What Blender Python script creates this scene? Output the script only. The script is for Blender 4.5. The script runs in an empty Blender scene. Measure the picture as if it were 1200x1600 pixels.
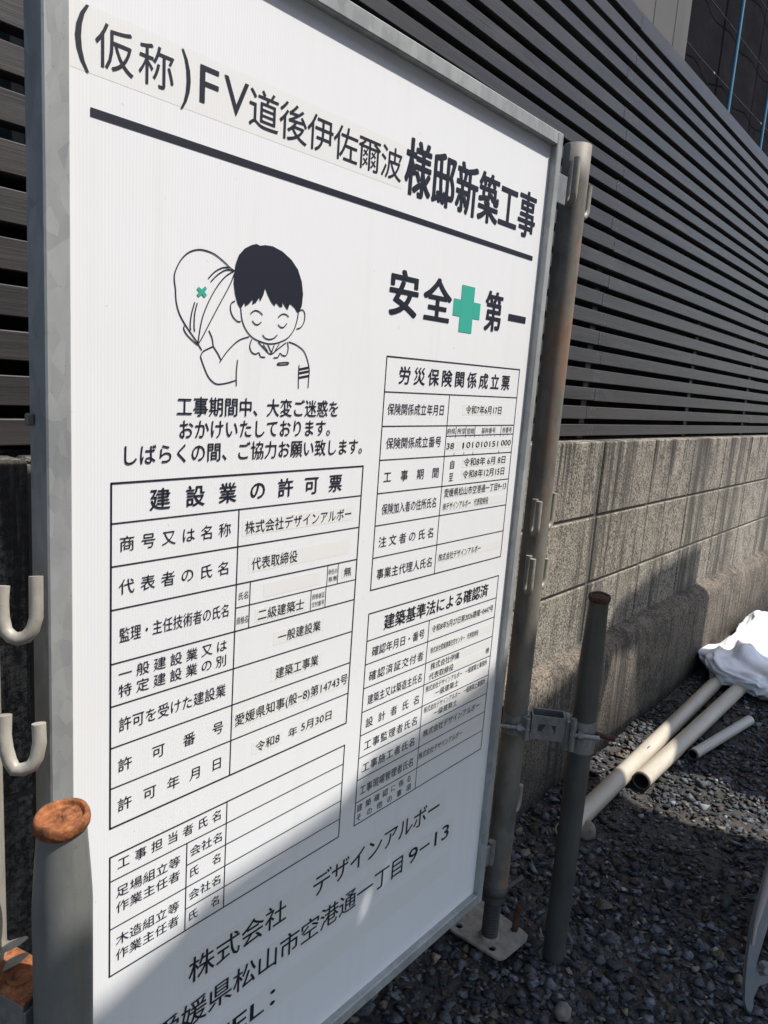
import bpy, bmesh, math, random
import numpy as np
from mathutils import Vector, Matrix, Euler, noise

random.seed(7); rng = np.random.default_rng(11)
scene = bpy.context.scene
col = scene.collection

# ------------------------------------------------------------------ camera
cam_data = bpy.data.cameras.new('camera')
cam = bpy.data.objects.new('camera', cam_data); col.objects.link(cam)
cam.location = (0.0, -0.655, 1.25)
cam.rotation_euler = (math.radians(79.46825), math.radians(-4.07062), math.radians(-49.42012))
cam_data.sensor_width = 36.0
cam_data.lens = 25.996
cam_data.clip_start = 0.02; cam_data.clip_end = 500
scene.camera = cam

# ------------------------------------------------------------------ light
SUN_EL, SUN_AZ = math.radians(60), math.radians(30)      # azimuth: to the right of the board's own normal
sun_dir = Vector((math.sin(SUN_AZ)*math.cos(SUN_EL), -math.cos(SUN_AZ)*math.cos(SUN_EL), math.sin(SUN_EL)))
world = bpy.data.worlds.new('World'); scene.world = world; world.use_nodes = True
wn = world.node_tree.nodes; wl = world.node_tree.links
sky = wn.new('ShaderNodeTexSky'); sky.sky_type = 'NISHITA'; sky.sun_disc = False
sky.sun_elevation = SUN_EL; sky.sun_rotation = math.atan2(sun_dir.x, sun_dir.y)
sky.air_density = 1.0; sky.dust_density = 1.6; sky.ozone_density = 1.0
wl.new(sky.outputs['Color'], wn['Background'].inputs['Color'])
wn['Background'].inputs['Strength'].default_value = 0.128
sd = bpy.data.lights.new('sun', 'SUN'); sd.energy = 3.75; sd.angle = math.radians(0.5); sd.color = (1.0, 0.965, 0.91)
sun = bpy.data.objects.new('sun', sd); col.objects.link(sun)
sun.rotation_euler = sun_dir.to_track_quat('Z', 'Y').to_euler(); sun.location = (3, -6, 9)
vs = scene.view_settings
vs.view_transform = 'Standard'; vs.look = 'None'; vs.exposure = 0.70; vs.gamma = 1.0
scene.cycles.max_bounces = 6

# ------------------------------------------------------------------ mesh helpers
class MB:
    """Collects shapes and links them as one mesh object."""
    def __init__(s): s.v = []; s.f = []; s.sm = []; s.mi = []; s.cur = 0
    def add(s, vs_, fs_, smooth=False):
        b = len(s.v); s.v += [tuple(p) for p in vs_]
        s.f += [tuple(i+b for i in f) for f in fs_]; s.sm += [smooth]*len(fs_); s.mi += [s.cur]*len(fs_)
    def box(s, x0, x1, y0, y1, z0, z1, fn=None):
        P = [(x0,y0,z0),(x1,y0,z0),(x1,y1,z0),(x0,y1,z0),(x0,y0,z1),(x1,y0,z1),(x1,y1,z1),(x0,y1,z1)]
        if fn: P = [fn(*p) for p in P]
        s.add(P, [(0,3,2,1),(4,5,6,7),(0,1,5,4),(1,2,6,5),(2,3,7,6),(3,0,4,7)])
    def cbox(s, x0, x1, y0, y1, z0, z1, c=.002, fn=None):
        """box with chamfered edges"""
        bm = bmesh.new(); bmesh.ops.create_cube(bm, size=1)
        for v in bm.verts:
            v.co = Vector(((x0+x1)/2+v.co.x*(x1-x0), (y0+y1)/2+v.co.y*(y1-y0), (z0+z1)/2+v.co.z*(z1-z0)))
        bmesh.ops.bevel(bm, geom=bm.edges[:], offset=c, segments=1, affect='EDGES')
        s.bm(bm, fn)
    def bm(s, bm, fn=None, smooth=False, M=None):
        bm.verts.index_update()
        P = [(M @ v.co if M else v.co) for v in bm.verts]
        if fn: P = [fn(*p) for p in P]
        s.add(P, [[v.index for v in f.verts] for f in bm.faces], smooth); bm.free()
    def tube(s, pts, r, n=16, caps=True, smooth=True):
        pts = [Vector(p) for p in pts]; m = len(pts)
        rs = r if isinstance(r, (list, tuple)) else [r]*m
        t0 = (pts[1]-pts[0]).normalized()
        up = Vector((0,0,1)) if abs(t0.z) < .9 else Vector((1,0,0))
        a = t0.cross(up).normalized()
        V = []
        for i, p in enumerate(pts):
            t = (pts[min(i+1,m-1)]-pts[max(i-1,0)]).normalized()
            a = (a - t*a.dot(t)).normalized(); b = t.cross(a)
            for k in range(n):
                th = 2*math.pi*k/n; V.append(p + a*(rs[i]*math.cos(th)) + b*(rs[i]*math.sin(th)))
        F = [(i*n+k, i*n+(k+1)%n, (i+1)*n+(k+1)%n, (i+1)*n+k) for i in range(m-1) for k in range(n)]
        s.add(V, F, smooth)
        if caps:
            c = [V[k] for k in range(n)]; d = [V[(m-1)*n+k] for k in range(n)]
            s.add(c, [tuple(range(n-1,-1,-1))]); s.add(d, [tuple(range(n))])
    def lathe(s, prof, cx, cy, n=40, smooth=True, wob=None):
        V = []
        for (r, z) in prof:
            for k in range(n):
                th = 2*math.pi*k/n
                rr, zz = (r, z) if wob is None else wob(r, z, th)
                V.append((cx+rr*math.cos(th), cy+rr*math.sin(th), zz))
        m = len(prof)
        F = [(i*n+k, i*n+(k+1)%n, (i+1)*n+(k+1)%n, (i+1)*n+k) for i in range(m-1) for k in range(n)]
        s.add(V, F, smooth)
        s.add(V[:n], [tuple(range(n-1,-1,-1))]); s.add(V[(m-1)*n:], [tuple(range(n))])
    def prism(s, poly, off):
        """polygon of 3-D points extruded by vector off"""
        n = len(poly); P = [Vector(p) for p in poly]; Q = [p+Vector(off) for p in P]
        s.add(P+Q, [tuple(range(n)), tuple(range(2*n-1,n-1,-1))] + [(i,n+i,n+(i+1)%n,(i+1)%n) for i in range(n)])
    def build(s, name, mat, parent=None, origin=None, recalc=True):
        o0 = Vector(origin) if origin is not None else (parent_world(parent) if parent else Vector((0,0,0)))
        me = bpy.data.meshes.new(name)
        me.from_pydata([tuple(Vector(p)-o0) for p in s.v], [], s.f); me.update()
        me.polygons.foreach_set('use_smooth', s.sm)
        if recalc:
            bm = bmesh.new(); bm.from_mesh(me); bmesh.ops.recalc_face_normals(bm, faces=bm.faces[:]); bm.to_mesh(me); bm.free()
        o = bpy.data.objects.new(name, me); col.objects.link(o)
        for m_ in (mat if isinstance(mat, (list, tuple)) else [mat]):
            if m_: me.materials.append(m_)
        me.polygons.foreach_set('material_index', s.mi)
        if parent: o.parent = parent
        elif origin is not None: o.location = o0
        return o
def parent_world(o):
    p = Vector((0,0,0))
    while o: p += o.location; o = o.parent
    return p
def thing(name, label, cat, loc, group=None):
    o = bpy.data.objects.new(name, None); col.objects.link(o); o.empty_display_size = .05
    o.location = loc; o['label'] = label; o['category'] = cat
    if group: o['group'] = group
    return o
def tag(o, label, cat, group=None):
    o['label'] = label; o['category'] = cat
    if group: o['group'] = group
    return o

# ------------------------------------------------------------------ materials
class NT:
    def __init__(s, name):
        s.m = bpy.data.materials.new(name); s.m.use_nodes = True
        s.n = s.m.node_tree.nodes; s.l = s.m.node_tree.links; s.b = s.n['Principled BSDF']
        s.tc = s.n.new('ShaderNodeTexCoord').outputs['Object']
    def map(s, scale=(1,1,1), loc=(0,0,0)):
        k = s.n.new('ShaderNodeMapping'); k.inputs['Scale'].default_value = scale; k.inputs['Location'].default_value = loc
        s.l.new(s.tc, k.inputs['Vector']); return k.outputs['Vector']
    def noise(s, scale, detail=4, rough=.55, vec=None, dist=0):
        k = s.n.new('ShaderNodeTexNoise'); k.inputs['Scale'].default_value = scale; k.inputs['Detail'].default_value = detail
        k.inputs['Roughness'].default_value = rough; k.inputs['Distortion'].default_value = dist
        s.l.new(vec if vec is not None else s.tc, k.inputs['Vector']); return k.outputs['Fac']
    def voro(s, scale, vec=None, out='Color', feat='F1'):
        k = s.n.new('ShaderNodeTexVoronoi'); k.inputs['Scale'].default_value = scale; k.feature = feat
        s.l.new(vec if vec is not None else s.tc, k.inputs['Vector']); return k.outputs[out]
    def ramp(s, fac, stops):
        k = s.n.new('ShaderNodeValToRGB'); e = k.color_ramp.elements
        while len(e) < len(stops): e.new(.5)
        for i, (p, c) in enumerate(stops):
            e[i].position = p; e[i].color = (*c, 1) if isinstance(c, (tuple, list)) else (c, c, c, 1)
        s.l.new(fac, k.inputs['Fac']); return k.outputs['Color']
    def mix(s, fac, a, b, blend='MIX'):
        k = s.n.new('ShaderNodeMix'); k.data_type = 'RGBA'; k.blend_type = blend
        for i, v in ((0, fac), (6, a), (7, b)):
            if hasattr(v, 'is_output'): s.l.new(v, k.inputs[i])
            elif i == 0: k.inputs[0].default_value = v
            else: k.inputs[i].default_value = (*v, 1)
        return k.outputs[2]
    def math(s, op, a, b=0.0):
        k = s.n.new('ShaderNodeMath'); k.operation = op
        for i, v in enumerate((a, b)):
            if hasattr(v, 'is_output'): s.l.new(v, k.inputs[i])
            else: k.inputs[i].default_value = v
        return k.outputs[0]
    def sep(s):
        k = s.n.new('ShaderNodeSeparateXYZ'); s.l.new(s.tc, k.inputs[0]); return k.outputs
    def bump(s, h, strength=.3, dist=.002):
        k = s.n.new('ShaderNodeBump'); k.inputs['Strength'].default_value = strength; k.inputs['Distance'].default_value = dist
        s.l.new(h, k.inputs['Height']); s.l.new(k.outputs['Normal'], s.b.inputs['Normal'])
    def set(s, **kw):
        for k, v in kw.items():
            i = s.b.inputs[{'col':'Base Color','rough':'Roughness','metal':'Metallic','spec':'Specular IOR Level'}[k]]
            if hasattr(v, 'is_output'): s.l.new(v, i)
            elif k == 'col': i.default_value = (*v, 1)
            else: i.default_value = v
        return s.m

def m_plain(name, c, rough=.6, metal=0):
    return NT(name).set(col=c, rough=rough, metal=metal)
def m_galv(name, lo, hi, metal=.55, rough=.48, rust=0.0, rustcol=(.30,.11,.035), scale=1.0, spangle=.28):
    t = NT(name)
    p = t.voro(95*scale, t.map((1,1,.5)))
    n = t.noise(14*scale, 5, .6, t.map((1,1,.5)))
    f = t.math('ADD', t.math('MULTIPLY', p, spangle), t.math('MULTIPLY', n, 1.08-spangle))
    c = t.ramp(f, [(.25, lo), (.75, hi)])
    if spangle < .1:                                     # drawn tube: faint lengthwise scratches and handling marks
        c = t.mix(t.ramp(t.noise(1.0, 5, .7, t.map((70,70,2.5))), [(.50,0.0),(.70,.55)]), c, lo)
        c = t.mix(t.ramp(t.noise(1.0, 3, .6, t.map((160,160,9),(3,1,2))), [(.66,0.0),(.72,.6)]), c, tuple(min(1,v*1.5) for v in hi))
    fine = t.noise(260, 3, .6)
    c = t.mix(t.ramp(fine, [(.62, 0.0), (.72, .35)]), c, tuple(x*.45 for x in lo))
    if rust > 0:
        r = t.noise(9, 6, .65, t.map((1,1,.22)))
        r2 = t.noise(120, 3, .6)
        rf = t.ramp(t.math('ADD', r, t.math('MULTIPLY', r2, .18)), [(.74-rust*.3, 0.0), (.86-rust*.22, .85)])
        c = t.mix(rf, c, rustcol)
        t.set(metal=t.math('MULTIPLY', t.math('SUBTRACT', 1.0, rf), metal))
    else: t.set(metal=metal)
    t.bump(t.noise(90, 4, .6), .12, .001)
    return t.set(col=c, rough=rough)
STROKES={'helmet': [(0.4391, 1.3181), (0.4374, 1.33), (0.4401, 1.3389), (0.4458, 1.3483), (0.4538, 1.3556), (0.4635, 1.3597), (0.4728, 1.3606), (0.4847, 1.3588), (0.497, 1.3532), (0.5055, 1.3481), (0.5106, 1.3462)], 'helmet_l': [(0.4391, 1.3181), (0.4401, 1.3071), (0.4433, 1.297), (0.448, 1.2894), (0.4543, 1.2818), (0.4614, 1.2742), (0.467, 1.2682)], 'brim': [(0.5106, 1.3462), (0.4992, 1.3388), (0.4883, 1.3263), (0.4784, 1.3098), (0.4711, 1.2917), (0.467, 1.2682)], 'brim2': [(0.5107, 1.3436), (0.5061, 1.3326), (0.4983, 1.3192), (0.4891, 1.3039), (0.4792, 1.2867), (0.4709, 1.2724), (0.4671, 1.2675)], 'hl1': [(0.4776, 1.3338), (0.4861, 1.342), (0.4956, 1.3472), (0.5038, 1.3485)], 'hl2': [(0.4809, 1.3311), (0.4894, 1.3393), (0.499, 1.3452), (0.5089, 1.3466)], 'hl3': [(0.462, 1.3085), (0.4585, 1.2967), (0.4572, 1.2852), (0.4581, 1.2803)], 'hl4': [(0.4651, 1.3082), (0.4623, 1.2971), (0.4619, 1.2844), (0.4628, 1.2794)], 'hand1': [(0.4504, 1.2846), (0.4497, 1.2808), (0.4537, 1.2754), (0.4615, 1.2697), (0.4671, 1.2663)], 'thumb': [(0.4671, 1.2675), (0.472, 1.2614)], 'hand2': [(0.4801, 1.2822), (0.4844, 1.2748), (0.4863, 1.2664)], 'cuff': [(0.4863, 1.2664), (0.4776, 1.2625), (0.4729, 1.2595), (0.4706, 1.2548)], 'sleeve': [(0.4706, 1.2548), (0.4749, 1.2453), (0.4809, 1.235), (0.4876, 1.2293), (0.4943, 1.2275), (0.5061, 1.2293), (0.5172, 1.2325)], 'cuff2': [(0.4863, 1.2664), (0.4923, 1.2595), (0.4967, 1.2532)], 'arm2': [(0.4952, 1.2504), (0.5031, 1.2609), (0.5138, 1.2711), (0.5222, 1.2765), (0.5335, 1.2802)], 'side': [(0.5188, 1.2545), (0.5177, 1.2408), (0.5183, 1.2263)], 'faceL': [(0.5208, 1.3087), (0.5231, 1.2969), (0.5288, 1.2873), (0.538, 1.2799), (0.5509, 1.2761), (0.5631, 1.2749), (0.5763, 1.2774), (0.5896, 1.2834), (0.5988, 1.2936), (0.6031, 1.3049), (0.6045, 1.3137)], 'earL': [(0.5128, 1.3157), (0.5078, 1.3125), (0.5072, 1.3059), (0.5109, 1.299), (0.5171, 1.2949), (0.5214, 1.2954)], 'earR': [(0.6054, 1.3152), (0.6104, 1.3172), (0.6147, 1.3133), (0.6143, 1.3045), (0.6097, 1.2975), (0.6028, 1.2947)], 'browL': [(0.5341, 1.3048), (0.5402, 1.3088), (0.5465, 1.3081), (0.5512, 1.3052)], 'browR': [(0.5737, 1.3047), (0.5792, 1.3088), (0.585, 1.3095), (0.59, 1.3071)], 'eyeL': [(0.5371, 1.2976), (0.5409, 1.2945), (0.5454, 1.2943), (0.5498, 1.2975)], 'eyeR': [(0.5742, 1.297), (0.5782, 1.2946), (0.583, 1.295), (0.5876, 1.2997)], 'mouth': [(0.5524, 1.2839), (0.5562, 1.2807), (0.5628, 1.2798), (0.5693, 1.2818), (0.5739, 1.2857)], 'colL': [(0.5372, 1.2778), (0.5349, 1.27), (0.5379, 1.264), (0.5434, 1.2623), (0.5479, 1.264), (0.5509, 1.26), (0.5574, 1.2597)], 'colR': [(0.5898, 1.2791), (0.5913, 1.2713), (0.5888, 1.2639), (0.583, 1.2635), (0.5789, 1.2654), (0.5763, 1.2609), (0.5696, 1.2598)], 'neckV': [(0.5464, 1.2757), (0.5569, 1.2681), (0.5656, 1.2638), (0.5758, 1.2702), (0.5879, 1.2783)], 'tie1': [(0.5538, 1.2735), (0.5608, 1.2663)], 'tie2': [(0.5603, 1.274), (0.5665, 1.2653)], 'tie3': [(0.5698, 1.274), (0.5665, 1.2653)], 'tie4': [(0.5773, 1.276), (0.572, 1.2685)], 'shR': [(0.5918, 1.2793), (0.604, 1.2766), (0.6157, 1.2708), (0.6226, 1.2608), (0.6266, 1.249), (0.6263, 1.2384), (0.626, 1.2278)], 'armR': [(0.6096, 1.2541), (0.6096, 1.2392), (0.6104, 1.2265)], 'pocket': [(0.5767, 1.2544), (0.5913, 1.256), (0.5914, 1.2538), (0.5768, 1.2523), (0.5767, 1.2544)], 'band1': [(0.6099, 1.2489), (0.6253, 1.252)], 'band2': [(0.6102, 1.2445), (0.6257, 1.2475)], 'band3': [(0.6106, 1.2393), (0.626, 1.2422)]}
HAIR=[(0.5107, 1.3436), (0.512, 1.3536), (0.5158, 1.3632), (0.5231, 1.3709), (0.5316, 1.3756), (0.5385, 1.3781), (0.5438, 1.3771), (0.5509, 1.379), (0.5619, 1.3795), (0.5761, 1.3764), (0.5899, 1.3697), (0.6004, 1.3608), (0.6072, 1.3484), (0.6102, 1.3345), (0.6091, 1.3214), (0.6055, 1.3138), (0.6025, 1.3142), (0.5982, 1.3187), (0.591, 1.3222), (0.5893, 1.3191), (0.5876, 1.3147), (0.5835, 1.3185), (0.5783, 1.3235), (0.5797, 1.3173), (0.5759, 1.3169), (0.5699, 1.3211), (0.5683, 1.3168), (0.5634, 1.3203), (0.5574, 1.3279), (0.5533, 1.3349), (0.551, 1.3264), (0.5469, 1.3191), (0.5457, 1.3237), (0.5415, 1.3178), (0.5363, 1.3151), (0.5369, 1.3206), (0.5318, 1.3153), (0.5267, 1.312), (0.5257, 1.3159), (0.5208, 1.3087), (0.5163, 1.3135), (0.5124, 1.3236), (0.5103, 1.3338)]
XMARK=[(0.4662, 1.3241), (0.4701, 1.3221), (0.4739, 1.3257), (0.4764, 1.3235), (0.4733, 1.32), (0.4766, 1.3172), (0.4735, 1.3143), (0.4703, 1.317), (0.4665, 1.314), (0.4641, 1.3163), (0.4671, 1.3192), (0.4639, 1.3219)]
GALV = m_galv('galvanised_frame', (.22,.232,.230), (.40,.408,.40), .2, .5)
GALV_OLD = m_galv('weathered_galvanised_pipe', (.065,.064,.060), (.235,.217,.178), .05, .62, rust=.46, spangle=.12)
GALV_STAKE = m_galv('dull_grey_pipe', (.10,.105,.10), (.20,.202,.192), .12, .48, rust=.16, spangle=.0, rustcol=(.16,.085,.05))
GALV_DARK = m_galv('dark_grey_pipe', (.042,.042,.038), (.088,.084,.076), .1, .5, rust=.2, rustcol=(.07,.035,.02), spangle=.0)
GALV_CLAMP = m_galv('zinc_clamp', (.16,.165,.165), (.30,.305,.30), .45, .42, rust=.12, scale=1.6)
HOOKM = m_galv('hook_zinc_paint', (.23,.21,.17), (.45,.42,.36), .12, .5, rust=.46, scale=2, spangle=.05, rustcol=(.24,.135,.07))
HOOKG = m_galv('hook_weathered_zinc', (.20,.185,.15), (.38,.36,.30), .1, .5, rust=.3, scale=2, rustcol=(.25,.13,.06))
RUST = None
def rust_mat():
    t = NT('rust'); n = t.noise(60, 6, .7); n2 = t.noise(300, 3, .6)
    t.bump(t.math('ADD', t.noise(130, 6, .75), t.voro(160, None, 'Distance')), .55, .0016)
    return t.set(col=t.ramp(t.math('ADD', t.math('MULTIPLY', n, .7), t.math('MULTIPLY', n2, .3)), [(.36,(.070,.024,.010)),(.5,(.23,.075,.023)),(.66,(.40,.155,.052))]), rough=.8)
RUST = rust_mat()
RUST_DK = NT('dark_rust'); RUST_DK = RUST_DK.set(col=RUST_DK.ramp(RUST_DK.noise(120,4), [(.35,(.030,.017,.011)),(.65,(.095,.042,.022))]), rough=.8)

def panel_mat():
    t = NT('corrugated_plastic_panel')
    k = t.n.new('ShaderNodeTexWave'); k.wave_type='BANDS'; k.bands_direction='X'; k.inputs['Scale'].default_value = 91.0
    k.inputs['Distortion'].default_value = .15
    t.l.new(t.tc, k.inputs['Vector'])
    c = t.mix(t.math('MULTIPLY', k.outputs['Fac'], .55), (.83,.832,.84), (.785,.787,.795))
    c = t.mix(t.ramp(t.noise(3.5,4,.6), [(.5,0.0),(.75,.25)]), c, (.74,.73,.71))
    du = t.noise(1.0, 5, .7, t.map((26,1,1.6)))
    c = t.mix(t.ramp(du, [(.52,0.0),(.72,.30)]), c, (.70,.69,.66))
    c = t.mix(t.ramp(t.noise(85, 2, .5), [(.735,0.0),(.76,.5)]), c, (.55,.52,.47))
    t.bump(k.outputs['Fac'], .10, .0004)
    return t.set(col=c, rough=t.ramp(du, [(.4,.32),(.7,.5)]))
PANEL = panel_mat()
INK = m_plain('navy_black_ink', (.012,.014,.026), .5)
GREEN = m_plain('green_ink', (.045,.40,.30), .45)
def sticker_mat():
    t = NT('clear_label_tape')
    k = t.n.new('ShaderNodeTexWave'); k.wave_type='BANDS'; k.bands_direction='X'; k.inputs['Scale'].default_value = 91.0
    t.l.new(t.tc, k.inputs['Vector'])
    return t.set(col=t.mix(t.math('MULTIPLY', k.outputs['Fac'], .8), (.81,.803,.785), (.775,.768,.75)), rough=.3)
STICK = sticker_mat()

# ================================================================== the setting
def W(u, d, h, tilt=True):
    """wall frame -> world: u along the wall, d outwards (towards the sign), h height"""
    a = math.radians(.73)
    x = 2 + (u-2)*math.cos(a) + d*math.sin(a)
    y = .315 + (u-2)*math.sin(a) - d*math.cos(a)
    return (x, y, h - .0095*(u-2))

# ---- ground sheet
def ground_mat():
    t = NT('dark_gravel_dirt')
    n = t.noise(6, 6, .65); n2 = t.noise(70, 5, .7); v = t.voro(55, None, 'Color')
    c = t.ramp(t.math('ADD', t.math('MULTIPLY', n2, .6), t.math('MULTIPLY', v, .4)), [(.3,(.020,.020,.021)),(.7,(.080,.073,.067))])
    c = t.mix(t.ramp(n, [(.48,0.0),(.62,.7)]), c, (.065,.048,.034))
    t.bump(t.math('ADD', n2, v), .9, .012)
    return t.set(col=c, rough=.92)
GROUND = ground_mat()
g = MB()
xs = [-80,-20,-5,-1]+list(np.arange(-.4,6.6,.2))+[8,14,30,80]; ys = [-80,-20,-6,-2]+list(np.arange(-1.2,.31,.1))+[.8,3,20,80]
def gz(x, y):
    if not (-.5 < x < 6.5 and -1.3 < y < .35): return 0.0
    b = .010*noise.noise((x*2.1, y*2.1, 3.3)) + .006*noise.noise((x*6, y*6, 9.1))
    return b + .018*max(0, (y-.05)/.25)
V = [(x,y,gz(x,y)) for y in ys for x in xs]; nx = len(xs)
g.add(V, [(j*nx+i, j*nx+i+1, (j+1)*nx+i+1, (j+1)*nx+i) for j in range(len(ys)-1) for i in range(nx-1)], True)
ground = g.build('ground', GROUND); ground['kind'] = 'structure'

# ---- gravel: crushed stones
def stone_templates(k):
    out = []
    for i in range(k):
        bm = bmesh.new()
        for j in range(random.choice((6,7,7,8,9,10))):
            v = Vector((random.gauss(0,1),random.gauss(0,1),random.gauss(0,1))).normalized()*random.uniform(.75,1.0)
            bm.verts.new((v.x*random.uniform(.8,1.0), v.y*random.uniform(.6,.85), v.z*random.uniform(.18,.42)))
        r = bmesh.ops.convex_hull(bm, input=bm.verts[:])
        bmesh.ops.delete(bm, geom=[e for e in r['geom_interior'] if isinstance(e, bmesh.types.BMVert)], context='VERTS')
        bmesh.ops.triangulate(bm, faces=bm.faces[:]); bm.normal_update(); bm.verts.index_update()
        out.append((np.array([v.co[:] for v in bm.verts]), np.array([[v.index for v in f.verts] for f in bm.faces]))); bm.free()
    return out
def scatter_gravel():
    tpl = stone_templates(30)
    regions = [(.75,1.75,-.72,.27,8200),(1.75,2.8,-.6,.27,5600),(2.8,4.2,-.5,.26,4200),(4.2,6.4,-.5,.26,2600),(-.4,.75,-.4,.27,900)]
    P=[];Fc=[];C=[];off=0
    for (x0,x1,y0,y1,n) in regions:
        for i in range(n):
            x=random.uniform(x0,x1); y=random.uniform(y0,y1)
            q=random.random()
            patch = noise.noise((x*2.2,y*2.2,5.0))                   # patches of finer chippings
            if q<.42+.3*patch: s=random.uniform(.005,.010)
            elif q<.82: s=random.uniform(.010,.018)
            elif q<.965: s=random.uniform(.017,.025)
            else: s=random.uniform(.024,.034)
            if patch>.12 and s>.017 and random.random()<.7: s*=.55
            v,f=tpl[random.randrange(len(tpl))]
            R=np.array(Euler((random.gauss(0,.24),random.gauss(0,.24),random.uniform(0,6.28))).to_matrix())
            pts=(v*s)@R.T+np.array([x,y,gz(x,y)+s*random.uniform(.0,.36)])
            P.append(pts);Fc.append(f+off);off+=len(v)
            b=random.choice((random.uniform(.024,.065),random.uniform(.045,.145)))*(1.8 if random.random()<.07 else 1)
            if random.random()<.006: cc=(.34,.31,.27)
            elif random.random()<.18+.5*max(0,patch): cc=(b*1.35,b*1.12,b*.86)
            else: cc=(b*.93,b*1.0,b*1.10)
            C.append(np.tile([*cc,1.0],(len(v),1)))
    P=np.concatenate(P);Fc=np.concatenate(Fc);C=np.concatenate(C)
    me=bpy.data.meshes.new('gravel')
    me.vertices.add(len(P)); me.vertices.foreach_set('co',P.ravel().astype(np.float32))
    me.loops.add(Fc.size); me.loops.foreach_set('vertex_index',Fc.ravel().astype(np.int32))
    me.polygons.add(len(Fc)); me.polygons.foreach_set('loop_start',np.arange(0,Fc.size,3,dtype=np.int32))
    me.update(calc_edges=True)
    at=me.color_attributes.new('tint','FLOAT_COLOR','POINT'); at.data.foreach_set('color',C.ravel().astype(np.float32))
    t=NT('crushed_stone'); a=t.n.new('ShaderNodeVertexColor'); a.layer_name='tint'
    n=t.noise(150,5,.7)
    c=t.mix(1.0,a.outputs['Color'],t.ramp(n,[(.3,.5),(.7,1.5)]),'MULTIPLY')
    t.bump(t.noise(320,4,.6),.35,.001)
    me.materials.append(t.set(col=c,rough=.9,spec=.22))
    o=bpy.data.objects.new('gravel',me); col.objects.link(o); o['kind']='stuff'; o['label']='dark grey crushed stone covering the ground'
    o['category']='gravel'
scatter_gravel()

# ---- block wall with footing
def block_mat(name, base, dark, left_dark, streak_amt, top, fibre):
    t = NT(name); x, y, z = t.sep()
    pale_c = tuple(min(1, v*1.45) for v in base); black = tuple(v*.30 for v in dark)
    sp = t.noise(120, 3, .65); sp2 = t.noise(380, 2, .6); md = t.noise(14, 6, .7)
    g_ = t.math('ADD', t.math('ADD', t.math('MULTIPLY', sp, .62), t.math('MULTIPLY', sp2, .45)), t.math('MULTIPLY', md, .30))
    c = t.ramp(g_, [(.54, black), (.63, dark), (.70, base), (.80, pale_c)])
    # weathering: broad bands, then narrow runs that start at the top
    st = t.noise(1.0, 5, .65, t.map((7,7,.45))); st2 = t.noise(1.0, 5, .7, t.map((30,30,.9), (3,1,0)))
    sf = t.ramp(t.math('ADD', t.math('MULTIPLY', st, .6), t.math('MULTIPLY', st2, .48)), [(.535, 0.0), (.63, streak_amt)])
    c = t.mix(sf, c, t.mix(sp, black, dark))
    hi = t.math('MULTIPLY', t.math('SUBTRACT', z, top), 3.0)
    nr = t.noise(1.0, 5, .7, t.map((19,19,.34),(9,4,0)), .35)
    nf = t.ramp(t.math('ADD', nr, t.math('MULTIPLY', hi, .10)), [(.525, 0.0), (.60, .93)])
    c = t.mix(nf, c, black)
    fb = t.noise(1.0, 4, .7, t.map((150,150,7),(2,5,0)))
    c = t.mix(t.ramp(fb, [(.52,0.0),(.68,fibre)]), c, pale_c)
    c = t.mix(t.ramp(fb, [(.30,fibre),(.46,0.0)]), c, black)
    pale = t.ramp(t.noise(1.0, 4, .6, t.map((13,13,.8),(7,2,0))), [(.60,0.0),(.75,.4)])
    c = t.mix(pale, c, pale_c)
    # near-black tone, stronger towards the wall's left end, broken up by noise
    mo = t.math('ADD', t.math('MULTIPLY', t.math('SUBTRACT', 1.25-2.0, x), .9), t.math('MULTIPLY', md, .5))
    mf = t.math('MULTIPLY', t.ramp(mo, [(.35,0.0),(.8,left_dark)]), t.ramp(sp, [(.40,1.0),(.66,.45)]))
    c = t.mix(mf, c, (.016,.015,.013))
    t.bump(t.math('ADD', sp, t.math('MULTIPLY', sp2, .5)), .8, .004)
    return t.set(col=c, rough=.93)
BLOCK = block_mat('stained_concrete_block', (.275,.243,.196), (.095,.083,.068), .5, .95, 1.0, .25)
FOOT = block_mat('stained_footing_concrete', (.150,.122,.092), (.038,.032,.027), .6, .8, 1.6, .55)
wall = thing('block_wall', 'stained grey concrete block wall on a concrete footing below the dark slats', 'wall', W(2, 0, 0))
b = MB()
rows = [(.862, 1.095), (.637, .853), (.424, .628)]
pit = .45
for (h0, h1) in rows:
    for k in range(-8, 10):
        u0 = 2.2286+k*pit+.004; u1 = u0+pit-.008
        b.cbox(u0, u1, -.12, 0.0+random.uniform(-.0012,.0012), h0, h1, .0035, lambda u,d,h: W(u, d, h) )
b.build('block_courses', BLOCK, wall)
b = MB(); b.box(-1.3, 6.7, -.115, -.006, .40, 1.088, lambda u,d,h: W(u,d,h))
b.build('mortar', m_plain('mortar', (.14,.13,.115), .95), wall)
b = MB()
prof = [(0.0005,.430),(.018,.424),(.038,.412),(.052,.398),(.060,.380),(.063,.30),(.066,-.1),(-.12,-.1),(-.12,.43)]
us = np.arange(-1.3, 6.8, .08)
VV = []
for u in us:
    for (d,h) in prof:
        j = .0007*noise.noise((u*3,h*4,d*5)) if d > 0.01 else 0
        VV.append(W(u, d+j, h+ (.0006*noise.noise((u*5,3,1)) if h>.37 and d>0.01 else 0)))
npf = len(prof)
b.add(VV, [(i*npf+k, i*npf+(k+1)%npf, (i+1)*npf+(k+1)%npf, (i+1)*npf+k) for i in range(len(us)-1) for k in range(npf)], True)
b.build('footing', FOOT, wall)

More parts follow.
